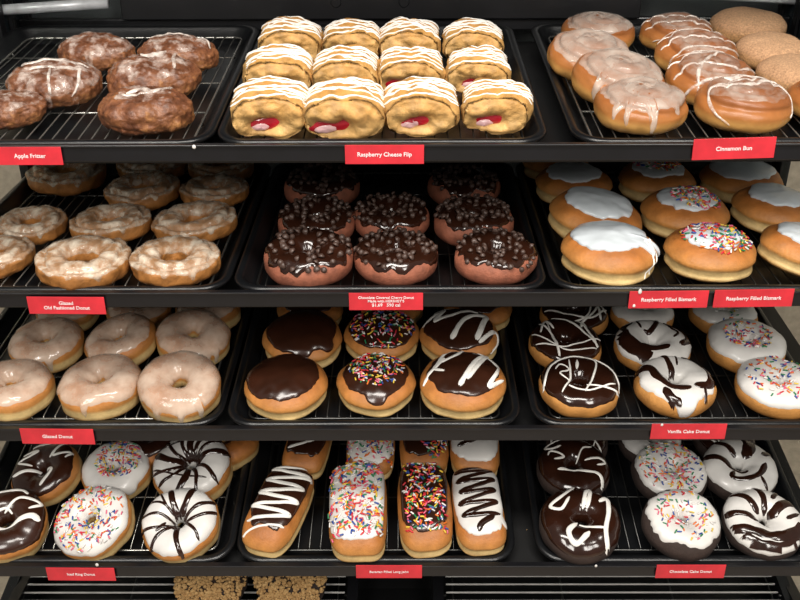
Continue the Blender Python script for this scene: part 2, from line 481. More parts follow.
BODY = {
 'ring':   lambda sd: Body('ring', sd, R=.0290, a=.0210, bh=.0205, waist=.11, lump=.0015),
 'cakering': lambda sd: Body('ring', sd, R=.0288, a=.0212, bh=.0172, lump=.0012, lf=60),
 'old':    lambda sd: Body('ring', sd, R=.0330, a=.0170, bh=.0138, lump=.0024, lf=80, crack=1, nu=96, nv=40),
 'round':  lambda sd: Body('round', sd, A=.05, bh=.0212, waist=.09, lump=.0016, ev=.78, dome=.06),
 'bun':    lambda sd: Body('round', sd, A=.05, bh=.0215, lump=.0018, ev=.70, dome=.10, spiral=1, nu=96, nv=48),
 'sugarbun': lambda sd: Body('round', sd, A=.05, bh=.0185, lump=.0016, ev=.6, dome=.05, nu=80, nv=36),
 'john':   lambda sd: Body('round', sd, A=.05, bh=.0205, ax=.62, ay=1.20, ex=.55, ev=.55, waist=.09, lump=.0010, dome=.1, nu=96, nv=36),
 'fritter': lambda sd: Body('round', sd, A=.05, bh=.0190, ay=.74, lump=.0036, lf=48, turb=.0026, tf=90, ev=.74, dome=.0, nu=160, nv=80),
 'crumbcake': lambda sd: Body('round', sd, A=.05, bh=.020, lump=.002, ev=.6),
}
def flip_body(sd):
    # profile round an axis along y: flat ends, barrel sides
    prof = []
    for k in range(1, 12):
        s = k/11*.90; prof.append((s, -(1-s**5)**.2))
    for k in range(19):
        y = -.84+k*1.68/18; prof.append(((1-abs(y)**5)**.2, y))
    for k in range(6):
        s = .88*(1-k/6); prof.append((s, (1-s**5)**.2))
    nu = 72; V = []; rnd = random.Random(sd)
    x0, w0, z0 = rnd.uniform(-.012, .006), rnd.uniform(.016, .024), rnd.uniform(.015, .019)
    def f(p, front):
        t = noise.turbulence(p*45+Vector((sd, sd, 0)), 3, True)
        n = Vector((p.x, 0, p.z-.0235)).normalized() if abs(p.y) < .034 else Vector((0, math.copysign(1, p.y), 0))
        p = p+n*(.0050*(t-.5)+.0030*nz(p.x*40, p.y*40, p.z*40, sd))
        if front:
            g = math.exp(-((p.x-x0)/w0)**4)*math.exp(-((p.z-z0-.12*(p.x-x0))/.0078)**2)*(1+.3*nz(p.x*90, p.z*90, 1, sd)); p.y += .012*g
            g = math.exp(-(((p.x**2/.034**2+(p.z-.0245)**2/.021**2)**.5-.72)/.10)**2); p.y += .0012*g*(1 if p.z > z0 else .3)
        return p
    V.append(f(Vector((0, -.038, .0235)), True))
    for s, y in prof:
        for i in range(nu):
            u = 2*PI*i/nu
            p = Vector((.041*s*sp(math.cos(u), .86), .038*y, .0235+.0235*s*sp(math.sin(u), 1.0 if math.sin(u) > 0 else .6)))
            V.append(f(p, y < -.75))
    V.append(f(Vector((0, .038, .0235)), False)); F = []
    for i in range(nu):
        l = (i+1) % nu; F.append((0, 1+i, 1+l))
        for j in range(len(prof)-1): F.append((1+j*nu+i, 1+(j+1)*nu+i, 1+(j+1)*nu+l, 1+j*nu+l))
        F.append((1+(len(prof)-1)*nu+i, len(V)-1, 1+(len(prof)-1)*nu+l))
    for v in V:
        if v.z < 0: v.z *= .1
    return (V, F), (x0, w0, z0)

NM = {}
PLACED = []
def clip_ring(P, R=1.0): return P
def pastry(tray_key, px, py, w, kind, look, top=None, strokes=None, spr=None, rot=0, tilt=(0, 0), seed=None, dn=0, name=None, cat='donut', edge=None, drips=(), group=None, shift=None, base=1.0, inner=None, amp=None, lines=None):
    if amp is None: amp = {'round': .12, 'john': .14, 'bun': .16}.get(kind, .2)
    s, _ = TRAYS[tray_key]
    if seed is None: seed = len(PLACED)+1
    flip = kind == 'flip'
    H = {'flip': .025, 'john': .02}.get(kind, .019)
    n0 = RZ-.0002+dn
    x, d, zc = onshelf(s, px, py, n0+H*.9)
    sc_ = w*zc/FPX/{'flip': .082, 'john': .062}.get(kind, .10)
    o = empty(name or 'donut', look, cat, group)
    place(o, s, x, d, n0, (tilt[0], tilt[1], rot), sc_)
    PLACED.append((tray_key, look, x, d, w*zc/FPX, o))
    rnd = random.Random(seed)
    def seat(V):
        # measure the body as seen from the eye, then size it and slide it along the wires
        nonlocal sc_, x, d
        for it in range(4):
            mw = o.matrix_world; Rt = R0.transposed(); xs, ys = [], []
            for v in V[::3]:
                q = Rt @ (mw @ Vector(v)-CAMP); xs.append(400-FPX*q.x/q.z); ys.append(300+FPX*q.y/q.z)
            wn, cx, cy = max(xs)-min(xs), (max(xs)+min(xs))/2, (max(ys)+min(ys))/2
            sc_ *= (w/wn)**.9
            x1, d1, _ = onshelf(s, cx, cy, .01); x2, d2, _ = onshelf(s, px, py, .01)
            x += x2-x1; d += d2-d1
            place(o, s, x, d, n0, (tilt[0], tilt[1], rot), sc_)
        PLACED[-1] = (tray_key, look, x, d, sc_, o, wn, max(ys)-min(ys))
    if flip:
        (V, F), (x0, w0, z0) = flip_body(seed); seat(V)
        mesh_obj('pastry_roll', V, F, M['flaky'], o); tr = bvh((V, F))
        for nm, mt, dx, dz, sx, sz, dy in (('raspberry_filling', M['jam'], 0, .0008, 1.15, .0085, .0072), ('cheese_filling', M['cheese'], -.25*w0, -.0022, .62, .0052, .0062)):
            FV, FF = [], []
            for j in range(9):
                for i in range(20):
                    a, b = 2*PI*i/20, -PI/2+PI*j/8
                    q = Vector((x0+dx+math.cos(a)*math.cos(b)*w0*sx, -.0335+dy+math.sin(b)*.004, z0+dz+math.sin(a)*math.cos(b)*sz+.12*(math.cos(a)*math.cos(b)*w0*sx)))
                    q.y -= .0015*nz(q.x*200, q.z*200, 0, seed); FV.append(q)
            for j in range(8):
                for i in range(20): FF.append((j*20+i, j*20+(i+1) % 20, (j+1)*20+(i+1) % 20, (j+1)*20+i))
            mesh_obj(nm, FV, FF, mt, o)
        parts = []; nl = rnd.randint(7, 9)
        y0 = -.022
        for k in range(nl):
            ya = y0+k*.052/nl+rnd.uniform(-.002, .002); yb = ya+rnd.uniform(.004, .012)*(1 if k % 2 else -.4)
            pts = [(PI*.03*.04, ya+.004), (PI*.25*.04, ya+.001), (PI*.5*.04, (ya+yb)/2-.001), (PI*.75*.04, yb), (PI*.95*.04, yb+.004)]
            parts.append(ribbon(tr, pts, rnd.uniform(.0008, .0017), .0010, 'roll', .04, step=.002, seed=seed+k))
            tr2 = None
        V, F = join(parts); mesh_obj('white_drizzle', V, F, M['white_line'], o)
        return o
    b = BODY[kind](seed)
    if base != 1.0: b.bh *= base
    V, F = b.mesh(); seat(V)
    dm = {'ring': 'yeast', 'cakering': 'cake', 'old': 'old', 'round': 'yeast', 'bun': 'bun', 'sugarbun': 'sugar', 'john': 'yeast', 'fritter': 'fritter', 'crumbcake': 'choc_cake'}[kind]
    if kind == 'cakering' and tray_key == 's4R': dm = 'choc_cake'
    if kind == 'cakering' and tray_key == 's2C': dm = 'cherry'
    mesh_obj('dough', V, F, M[dm], o)
    surf = [(V, F)]
    if kind == 'crumbcake':
        # crumbs piled over the top
        bm = bmesh.new()
        for k in range(900):
            r, a = .05*math.sqrt(rnd.random()), rnd.random()*2*PI
            v = PI/2-min(1, (r/.05))**2*1.25
            p = b.P(a, v, .002)
            m = Matrix.Translation(p) @ Euler((rnd.random()*6, rnd.random()*6, 0)).to_matrix().to_4x4() @ Matrix.Diagonal((1, rnd.uniform(.6, 1), rnd.uniform(.6, 1), 1))
            bmesh.ops.create_icosphere(bm, subdivisions=1, radius=rnd.uniform(.0018, .0042), matrix=m)
        c = bm_obj('crumb_topping', bm, M['crumb'], o); c['kind'] = 'stuff'; return o
    if inner is None and kind != 'old' and top in ('white', 'choc', 'choc_soft'): inner = 3.35
    T = {'glaze': (.30, .0011), 'glaze_thin': (.35, .0009), 'glaze_bun': (.5, .0010), 'glaze_light': (.3, .0008), 'glaze_patch': (.35, .0010), 'white': (.55, .0018), 'white_thick': (.9, .0028), 'choc': (.55, .0016), 'choc_soft': (.8, .0020)}
    if top:
        e, t = T[top]
        if edge is not None: e = edge+({'white_thick': .26, 'choc_soft': .24, 'choc': .2, 'white': .18, 'glaze': .30, 'glaze_bun': .12}.get(top, 0))
        cv = b.cap(e, t, inner, drips, amp, shift=shift)
        mesh_obj('sugar_glaze' if 'glaze' in top else ('chocolate_icing' if 'choc' in top else 'white_icing'), cv[0], cv[1], M[top], o)
        surf.append(cv)
    tr = bvh(*surf)
    if strokes:
        for (mname, pname, lst) in strokes:
            parts = []
            for k, (pts, ww) in enumerate(lst):
                parts.append(ribbon(tr, [(p[0]*.05, p[1]*.05) for p in pts], ww*.001, .0010 if ww < 2.5 else .0014, 'dome' if kind in ('round', 'bun', 'fritter') else 'top', .05, (0, 0, .012), seed=seed+k))
            V, F = join(parts)
            if F: mesh_obj(pname, V, F, M['white_line' if mname == 'white' else mname], o)
            surf.append((V, F))
        tr = bvh(*surf)
    if spr:
        n, kw = spr
        pts = scatter(rnd, n, **{**dict(R=.044), **kw})
        sprinkle_part(bvh(*surf), pts, seed, o)
    if lines == 'chips':
        pts = scatter(rnd, rnd.randint(56, 72), .047, .012, mind=.0050)
        for (x_, y_) in pts:
            loc, nor, _, _ = tr.ray_cast(Vector((x_, y_, .2)), Vector((0, 0, -1)))
            if loc is None: continue
            if nor.z < 0: nor = -nor
            c = link(bpy.data.objects.new('chocolate_chip', CHIP_ME), o)
            q = nor.to_track_quat('Z', 'Y') @ Euler((rnd.uniform(-1, 1), rnd.uniform(-1, 1), rnd.random()*6)).to_quaternion()
            c.rotation_mode = 'QUATERNION'; c.rotation_quaternion = q; c.location = loc+nor*.0004; k_ = rnd.uniform(.8, 1.15); c.scale = (k_, k_, k_)
    return o
#==BODY==
# ------------------------------------------------------------------ trays (edges read along the front rim of each)
tray('s1L', 1, -106, 213, 141, 'black tray of dark fritters under the bright rod')
tray('s1C', 1, 215, 549, 141, 'black tray of cream-striped pastry rolls')
tray('s1R', 1, 572, 905, 139, 'black tray of glazed cinnamon buns')
tray('s2L', 2, -88, 229, 287, 'black tray of craggy old fashioned donuts')
tray('s2C', 2, 233, 547, 288, 'black tray of chip-topped cherry donuts')
tray('s2R', 2, 551, 866, 286, 'black tray of filled donuts with white icing')
tray('s3L', 3, -78, 221, 425, 'black tray of smooth glazed ring donuts')
tray('s3C', 3, 226, 521, 424, 'black tray of round filled donuts with chocolate icing')
tray('s3R', 3, 532, 828, 421, 'black tray of golden cake rings')
tray('s4L', 4, -50, 233, 561, 'black tray of iced yeast rings')
tray('s4C', 4, 236, 515, 561, 'black tray of long johns')
tray('s4R', 4, 537, 816, 560, 'black tray of dark chocolate cake rings')

FP = pastry
# fritters
F_ = dict(name='apple_fritter', cat='fritter', group='fritters on the top shelf')
FP('s1L', 4, 110, 86, 'fritter', 'dark fritter cut off by the photo edge, below the heavily glazed one', 'glaze_patch', rot=.3, seed=3, edge=.5, **F_)
FP('s1L', 54, 84, 98, 'fritter', 'long dark fritter with many white glaze runs down its front', 'glaze_patch', rot=.1, seed=8, edge=.2, drips=((4.2, .5, .1), (4.7, .8, .09), (5.3, .75, .09), (3.7, .5, .1)), tilt=(.12, 0), dn=.003, strokes=[('glaze_line', 'glaze_run', [([(-.6, .2), (0, .3), (.7, .1)], 2.2), ([(-.5, 0), (0, .05), (.6, -.1)], 2.0), ([(.0, 0), (.05, -.5), (.1, -.85)], 1.6), ([(.55, 0), (.62, -.5), (.6, -.8)], 1.4)])], **F_)
FP('s1L', 97, 52, 80, 'fritter', 'lumpy glazed fritter at the back beside the tray corner', 'glaze_patch', rot=-.2, seed=12, edge=.25, drips=((4.9, .7, .1),), **F_)
FP('s1L', 178, 54, 82, 'fritter', 'rough dark fritter at the back with glaze only along its top', 'glaze_patch', rot=-.1, seed=17, edge=.7, strokes=[('glaze_line', 'glaze_run', [([(-.7, .3), (-.2, .4), (.5, .2), (.85, -.05)], 2.4)])], **F_)
FP('s1L', 154, 78, 96, 'fritter', 'dark fritter showing pale apple lumps, behind the front-most one', 'glaze_patch', rot=.15, seed=22, edge=.55, tilt=(.1, 0), dn=.003, strokes=[('glaze_line', 'glaze_run', [([(-.2, .3), (.1, .2), (.3, .3)], 2.6), ([(.5, .6), (.45, .1), (.5, -.3)], 1.6)])], **F_)
FP('s1L', 146, 111, 98, 'fritter', 'dark fritter in front with one small puddle of white glaze', 'glaze_patch', rot=-.05, seed=31, edge=1.1, strokes=[('glaze_line', 'glaze_run', [([(-.35, -.05), (-.1, .1), (.1, .05), (.35, .2), (.45, .55)], 2.6), ([(-.4, -.12), (.0, -.08), (.3, .05)], 2.2)])], **F_)
# pastry rolls
R_ = dict(name='cheese_pastry_roll', cat='pastry', group='cream-striped pastry rolls')
rolls = [
 (271, 107, 82, 'pastry roll in front with a pink slit, next to the fritter tray', .05, 41),
 (345, 108, 83, 'front pastry roll with a long jam slit ending in a dark hole', 0, 43),
 (420, 107, 80, 'front pastry roll with the reddest, widest jam opening', -.02, 47),
 (497, 106, 73, 'smaller front pastry roll standing apart beside the bun tray', -.05, 51),
 (279, 71, 74, 'striped pastry roll behind the roll next to the fritter tray', .05, 53),
 (345, 71, 70, 'pastry roll with a thick white icing blob, middle row', 0, 57),
 (412, 71, 69, 'middle-row pastry roll behind the one with the reddest jam', 0, 59),
 (478, 71, 67, 'middle-row pastry roll showing a little red at its lower edge', -.04, 61),
 (291, 41, 67, 'rearmost pastry roll next to the fritter tray', .05, 63),
 (352, 41, 62, 'narrow rearmost pastry roll behind the icing-blob roll', 0, 67),
 (409, 41, 64, 'rearmost pastry roll, third counting away from the fritters', 0, 69),
 (473, 41, 62, 'rearmost pastry roll nearest the cinnamon buns', -.04, 71)]
for (px, py, w, lb, r, sd) in rolls: FP('s1C', px, py, w, 'flip', lb, rot=r, seed=sd, **R_)
# cinnamon buns
B_ = dict(name='cinnamon_bun', cat='bun', group='cinnamon buns on the top shelf')
FP('s1R', 641, 106, 95, 'bun', 'front cinnamon bun with white glaze dripping to the tray rim', 'glaze_bun', seed=101, drips=((4.75, 1.0, .09), (4.2, .7, .08), (3.9, .5, .08), (5.4, .4, .1)), **B_)
FP('s1R', 618, 80, 94, 'bun', 'cinnamon bun with one broad drip, leaning behind the dripping front bun', 'glaze_bun', seed=104, drips=((4.0, .9, .1),), tilt=(.1, .1), dn=.003, **B_)
FP('s1R', 589, 57, 84, 'bun', 'thickly glazed cinnamon bun with pale side beside the pastry rolls', 'glaze_bun', seed=107, edge=.3, tilt=(.1, .1), dn=.002, **B_)
FP('s1R', 598, 33, 74, 'bun', 'rearmost glazed cinnamon bun nearest the pastry rolls', 'glaze_bun', seed=109, **B_)
def stripes(n, w, sd, a=.0):
    rnd = random.Random(sd); L = []
    for k in range(n):
        y = -.7+1.4*k/max(1, n-1)+rnd.uniform(-.1, .1)
        L.append(([(-.85, y-.1+a), (-.3, y+rnd.uniform(-.12, .12)), (.3, y+rnd.uniform(-.12, .12)), (.85, y+.1-a)], w*rnd.uniform(.7, 1.2)))
    return L
FP('s1R', 743, 105, 99, 'bun', 'front cinnamon bun with looping white glaze lines', 'glaze_light', seed=111, edge=.75, strokes=[('glaze_line', 'glaze_lines', [([(-.1, .5), (.2, .2), (-.3, .1), (-.7, -.1), (-.75, -.6), (-.6, -1.0)], 1.6), ([(.1, .5), (.5, .1), (.8, -.2), (.95, -.6)], 1.5), ([(-.6, 0), (0, -.05), (.4, .1), (.7, 0)], 2.4), ([(-.3, .3), (.3, .35), (.6, .2)], 2.2)])], **B_)
FP('s1R', 711, 80, 92, 'bun', 'cinnamon bun with crossing glaze lines and brown swirl', 'glaze_light', seed=113, edge=.8, tilt=(.08, 0), dn=.002, strokes=[('glaze_line', 'glaze_lines', stripes(4, 1.6, 5)+[([(-.5, -.9), (-.3, -.2), (.2, .4)], 1.6)])], **B_)
FP('s1R', 696, 55, 84, 'bun', 'cinnamon bun with fine glaze threads, second from the back', 'glaze_light', seed=117, edge=.8, tilt=(.08, 0), dn=.002, strokes=[('glaze_line', 'glaze_lines', stripes(5, 1.2, 6))], **B_)
FP('s1R', 677, 34, 76, 'bun', 'rearmost cinnamon bun striped with glaze, beside the sugared bun', 'glaze_light', seed=119, edge=.8, strokes=[('glaze_line', 'glaze_lines', stripes(4, 1.4, 7, .2))], **B_)
S_ = dict(name='sugared_bun', cat='bun', group='cinnamon sugar buns')
FP('s1R', 748, 27, 78, 'sugarbun', 'flat bun coated in cinnamon sugar, rearmost of its row', seed=121, **S_)
FP('s1R', 772, 52, 76, 'sugarbun', 'cinnamon sugar bun in the middle of the sugared row', seed=123, tilt=(.05, 0), dn=.001, **S_)
FP('s1R', 796, 75, 82, 'sugarbun', 'browner sugared bun near the case side', seed=125, **S_)
FP('s1R', 828, 101, 88, 'bun', 'glossy bun mostly out of the picture beside the case side', 'glaze_light', seed=127, edge=.9, **B_)

# old fashioned
O_ = dict(name='old_fashioned_donut', group='old fashioned donuts')
old = [
 (-6, 258, 84, 'craggy glazed donut cut by the photo edge, front row', 201, 0, 0),
 (83, 263, 97, 'widest craggy donut in front with pale pink glaze', 203, 1.2, .04),
 (175, 262, 92, 'craggy donut in front with ragged bright glaze and golden side', 206, 2.3, .04),
 (31, 226, 74, 'pale craggy donut with a dark split behind the cut-off one', 209, .5, .04),
 (111, 225, 84, 'craggy donut with a deep round hole, second row', 212, 3.6, .05),
 (194, 224, 87, 'craggy donut with wide oval hole beside the tray end, second row', 214, 4.5, .05),
 (142, 192, 77, 'greenish-glazed craggy donut in the third row, left of its twin', 217, 5.1, .05),
 (214, 192, 71, 'craggy donut in the third row beside the tray end', 219, 2.9, .05),
 (66, 176, 81, 'shadowed craggy donut alone at the back under the shelf lip', 221, 1.9, 0),
 (152, 168, 72, 'craggy donut at the back half hidden by the shelf above', 223, .9, 0),
 (221, 168, 66, 'smallest craggy donut at the back beside the tray end', 227, 4.1, 0)]
for (px, py, w, lb, sd, r, ti) in old: FP('s2L', px, py, w, 'old', lb, 'glaze_thin', rot=r, seed=sd, tilt=(ti, 0), dn=ti*.04, drips=((4.7-r, .3, .08), (5.3-r, .35, .07)), **O_)
# cherry chip
C_ = dict(name='cherry_donut', group='chocolate covered cherry donuts')
for (px, py, w, lb, sd, ti) in [
 (309, 259, 90, 'front chip-topped donut sagging over at its side, nearest the old fashioned ones', 231, .05),
 (396, 259, 84, 'middle front chip-topped donut with narrow hole', 233, .05),
 (496, 258, 83, 'front chip-topped donut with glossy side beside the white-iced donuts', 236, .05),
 (317, 223, 78, 'second-row chip-topped donut thick with chips', 239, .05),
 (391, 219, 77, 'second-row chip-topped donut with few chips and open hole', 241, .05),
 (474, 223, 80, 'second-row chip-topped donut with bare glossy chocolate side', 243, .05),
 (322, 188, 76, 'rear chip-topped donut under the shelf nearest the old fashioned ones', 246, 0),
 (464, 188, 73, 'rear chip-topped donut covered all over in chips', 249, 0)]:
    FP('s2C', px, py, w, 'cakering', lb, 'choc', seed=sd, tilt=(ti, 0), dn=ti*.04, edge=.3, amp=.6, lines='chips', drips=((4.2, .5, .12),) if sd == 231 else (), **C_)
# white bismarks
W_ = dict(name='filled_donut', group='white iced filled donuts')
FP('s2R', 609, 255, 97, 'round', 'front filled donut with white icing trailing strings down its side', 'white_thick', seed=251, edge=.5, drips=((5.75, .5, .12), (6.1, .9, .05)), shift=(-.15, 4.7), tilt=(.03, 0), strokes=[('white', 'icing_string', [([(.6, -.1), (.85, -.4), (.95, -.8)], .9), ([(.5, -.2), (.75, -.6), (.8, -1.0)], .9)])], **W_)
FP('s2R', 710, 254, 93, 'round', 'front filled donut heaped with mixed sprinkles on white icing', 'white_thick', seed=253, edge=.75, spr=(230, dict(R=.037, cx=.004)), **W_)
FP('s2R', 803, 252, 92, 'round', 'front filled donut with plain white icing cut by the photo edge', 'white_thick', seed=256, edge=.65, tilt=(0, .15), dn=.002, **W_)
FP('s2R', 595, 219, 94, 'round', 'filled donut with smooth icing slanting to one side, second row', 'white_thick', seed=258, edge=.6, tilt=(.05, .15), dn=.003, **W_)
FP('s2R', 685, 215, 90, 'round', 'second-row filled donut with sprinkles on half its icing', 'white_thick', seed=261, edge=.72, tilt=(.05, 0), dn=.001, spr=(170, dict(R=.028, cx=.009, cy=-.002)), **W_)
FP('s2R', 774, 211, 88, 'round', 'second-row plain white filled donut with a dent in its icing', 'white_thick', seed=263, edge=.65, tilt=(.05, .05), dn=.001, **W_)
FP('s2R', 574, 186, 77, 'round', 'grey-shadowed filled donut at the back beside the cherry tray', 'white_thick', seed=266, edge=.6, **W_)
FP('s2R', 657, 182, 78, 'round', 'rear filled donut topped with sprinkles just under the price card', 'white_thick', seed=268, edge=.65, spr=(120, dict(R=.030, cy=.006)), **W_)
FP('s2R', 741, 182, 84, 'round', 'rear filled donut with wide smooth white icing under the cinnamon card', 'white_thick', seed=271, edge=.5, **W_)
FP('s2R', 556, 165, 66, 'round', 'barely visible filled donut in the dark behind the grey-shadowed one', 'white_thick', seed=273, **W_)

# glazed rings
G_ = dict(name='glazed_donut', group='glazed yeast rings')
for (px, py, w, lb, sd, ti, tj, dr, ed) in [
 (13, 391, 87, 'glazed ring cut off by the photo edge, front row', 301, .0, 0, (), .2),
 (101, 388, 87, 'glazed ring in front with one long drip down its pale side', 303, .04, 0, ((4.6, .75, .07), (3.4, .5, .2), (5.6, .2, .3)), .15),
 (179, 388, 84, 'glazed ring tipped forward with drips running to the rack', 306, .22, .06, ((4.3, .8, .09), (4.9, .6, .07), (5.4, .9, .07), (3.6, .4, .2)), .0),
 (47, 346, 77, 'second-row glazed ring with grey sheen and a short drip', 309, .08, 0, ((5.1, .7, .08), (3.5, .5, .1)), .1),
 (121, 343, 74, 'second-row glazed ring tilted so its bare side shows', 312, .1, -.2, ((4.0, .3, .2),), .3),
 (193, 340, 76, 'second-row glazed ring dripping at the tray end', 316, .15, .15, ((5.6, .8, .09), (5.1, .6, .3)), .05),
 (68, 313, 64, 'shadowed glazed ring just showing under the old fashioned card', 319, 0, 0, (), .2),
 (139, 312, 66, 'shadowed glazed ring under the shelf, middle of the last row', 321, 0, 0, ((4.9, .6, .1),), .2),
 (208, 311, 66, 'shadowed glazed ring under the shelf at the tray end', 323, 0, 0, (), .2)]:
    FP('s3L', px, py, w, 'ring', lb, 'glaze', seed=sd, tilt=(ti, tj), dn=abs(ti)*.03+abs(tj)*.02, drips=dr, edge=ed, **G_)
# chocolate bismarks
K_ = dict(name='filled_donut', group='chocolate iced filled donuts')
LJ = lambda *a: list(a)
FP('s3C', 286, 388, 84, 'round', 'front filled donut with plain dark icing smeared along one side', 'choc_soft', seed=331, edge=.32, shift=(-.2, 5.6), tilt=(.08, 0), **K_)
FP('s3C', 376, 386, 79, 'round', 'front chocolate filled donut crowded with bright sprinkles', 'choc_soft', seed=333, edge=.45, tilt=(.1, 0), spr=(210, dict(R=.034, cy=.006)), drips=((4.75, .3, .3),), **K_)
FP('s3C', 463, 386, 86, 'round', 'front chocolate filled donut with bold white zigzag strokes', 'choc_soft', seed=336, edge=.5, tilt=(.06, 0), strokes=[('white', 'white_drizzle', [([(-.8, -.25), (-.35, .35), (-.55, .1), (-.35, -.05)], 1.8), ([(-.15, .8), (-.45, .25), (-.1, .45), (.1, .85)], 1.8), ([(-.1, -.45), (.25, .25), (.5, .55), (.05, -.3)], 2.6), ([(.3, .6), (.7, .25), (.45, -.4), (.8, -.1)], 2.2)])], **K_)
FP('s3C', 302, 341, 80, 'round', 'second-row filled donut with plain glossy chocolate icing', 'choc_soft', seed=339, edge=.35, drips=((4.8, .3, .25), (5.6, .35, .2)), tilt=(.06, 0), **K_)
FP('s3C', 382, 338, 76, 'round', 'second-row chocolate filled donut with scattered sprinkles', 'choc_soft', seed=341, edge=.35, tilt=(.06, 0), spr=(190, dict(R=.042)), **K_)
FP('s3C', 459, 339, 79, 'round', 'second-row chocolate filled donut with broad white swoops', 'choc_soft', seed=343, edge=.35, tilt=(.06, 0), strokes=[('white', 'white_drizzle', [([(-.6, .5), (-.1, .75), (.4, .7)], 2.0), ([(-.8, .1), (-.3, .45), (-.5, .1), (.1, .4), (.4, .45)], 2.2), ([(-.2, -.5), (.1, .1), (.55, .35), (.5, .1), (.3, -.5)], 2.8), ([(.35, -.55), (.75, -.1), (.9, -.3), (.75, -.7)], 2.4)])], **K_)
FP('s3C', 310, 312, 66, 'round', 'shadowed chocolate donut at the back behind the plain glossy one', 'choc_soft', seed=346, **K_)
FP('s3C', 392, 308, 64, 'round', 'shadowed donut at the back hidden by the cherry price card', 'choc_soft', seed=348, **K_)
FP('s3C', 478, 311, 68, 'round', 'shadowed chocolate donut at the back behind the white swoops', 'choc_soft', seed=349, **K_)
# vanilla cake rings
V_ = dict(name='cake_donut', group='vanilla cake rings')
def web(sd, w, n=7):
    rnd = random.Random(sd); L = []
    for k in range(n):
        a = rnd.random()*2*PI; b = a+rnd.uniform(1.6, 3.2); r = .92
        L.append(([(r*math.cos(a), r*math.sin(a)), (.55*math.cos((a+b)/2)+rnd.uniform(-.25, .25), .55*math.sin((a+b)/2)+rnd.uniform(-.25, .25)), (r*math.cos(b), r*math.sin(b))], w*rnd.uniform(.7, 1.3)))
    return L
FP('s3R', 579, 388, 80, 'cakering', 'front chocolate-iced cake ring netted with thin white lines', 'choc', seed=351, tilt=(.05, 0), dn=.001, edge=.15, strokes=[('white', 'white_drizzle', [([(-.95, -.3), (-.7, .4), (-.2, .8), (.3, .85)], 1.4), ([(-.55, -.6), (-.25, .0), (-.2, .65)], 1.2), ([(-.6, .25), (-.45, .45), (-.25, .3), (-.5, .1), (-.3, -.1)], 1.1), ([(.2, .9), (.45, .5), (.25, -.1), (.0, -.6)], 1.3), ([(-.35, -.35), (.1, -.55), (.8, -.25)], 1.2), ([(.1, -.3), (.6, -.45), (.9, -.4), (.95, 0)], 1.3), ([(.35, .7), (.8, .3), (.95, -.2)], 1.2), ([(.0, .6), (-.05, .3)], 2.0)])], **V_)
FP('s3R', 675, 388, 83, 'cakering', 'front cake ring with white and chocolate icing, golden side bare', 'white', seed=354, tilt=(.05, 0), dn=.001, edge=.35, amp=.5, drips=((4.75, .6, .22),), strokes=[('choc', 'chocolate_swirl', [([(-.15, .98), (-.08, .55), (-.05, .2), (-.12, -.05)], 4.0), ([(-.98, .35), (-.6, .25), (-.45, -.1), (-.15, -.42), (.25, -.45)], 7.0), ([(-.42, -.5), (-.3, -.8), (-.1, -.98)], 6.5), ([(.35, .85), (.8, .6), (.92, .15), (.75, -.3), (.35, -.4)], 6.5), ([(.6, -.35), (.55, -.9)], 2.2), ([(.2, .95), (.12, .4)], 1.4), ([(-.6, .7), (-.45, .9)], 2.0)])], **V_)
FP('s3R', 777, 389, 86, 'cakering', 'front white-iced cake ring with sprinkles near the case side', 'white', seed=357, tilt=(.04, 0), dn=.001, edge=.15, spr=(140, dict(R=.040)), **V_)
FP('s3R', 565, 346, 73, 'cakering', 'second-row chocolate cake ring with tangled white lines', 'choc', seed=359, tilt=(.02, 0), edge=.15, strokes=[('white', 'white_drizzle', web(12, 1.4, 6)+[([(-.7, .1), (-.5, .7), (-.3, .3)], 2.0), ([(.45, .3), (.55, .6), (.6, .2)], 2.0)])], **V_)
FP('s3R', 652, 349, 77, 'cakering', 'second-row cake ring swirled heavily in chocolate over white', 'white', seed=361, tilt=(.02, 0), edge=.05, strokes=[('choc', 'chocolate_swirl', [([(-.45, .95), (-.85, .5), (-.75, -.1), (-.45, -.6), (-.3, -.85)], 11.0), ([(-.6, -.35), (-.1, -.5), (.3, -.42)], 6.5), ([(.3, .95), (.18, .6), (-.05, .3), (-.2, .35)], 3.6), ([(.45, .8), (.85, .45), (.92, .0), (.6, -.35)], 4.2), ([(.5, .55), (.68, .2), (.5, -.05)], 2.2), ([(-.3, .8), (-.25, .4)], 1.6)])], **V_)
FP('s3R', 746, 348, 80, 'cakering', 'second-row white-iced cake ring with sprinkles around its hole', 'white', seed=363, tilt=(.02, 0), edge=.12, spr=(170, dict(R=.030)), **V_)
FP('s3R', 574, 317, 69, 'cakering', 'rear chocolate cake ring with white loops under the shelf', 'choc', seed=366, edge=.2, strokes=[('white', 'white_drizzle', web(17, 1.5, 5))], **V_)
FP('s3R', 642, 315, 64, 'cakering', 'rear cake ring with plain white icing below the price card', 'white', seed=368, edge=.25, drips=((4.3, .4, .1), (5.2, .4, .15)), **V_)
FP('s3R', 723, 316, 70, 'cakering', 'rear cake ring with white icing and few green sprinkles', 'white', seed=371, edge=.3, spr=(25, dict(R=.04)), **V_)

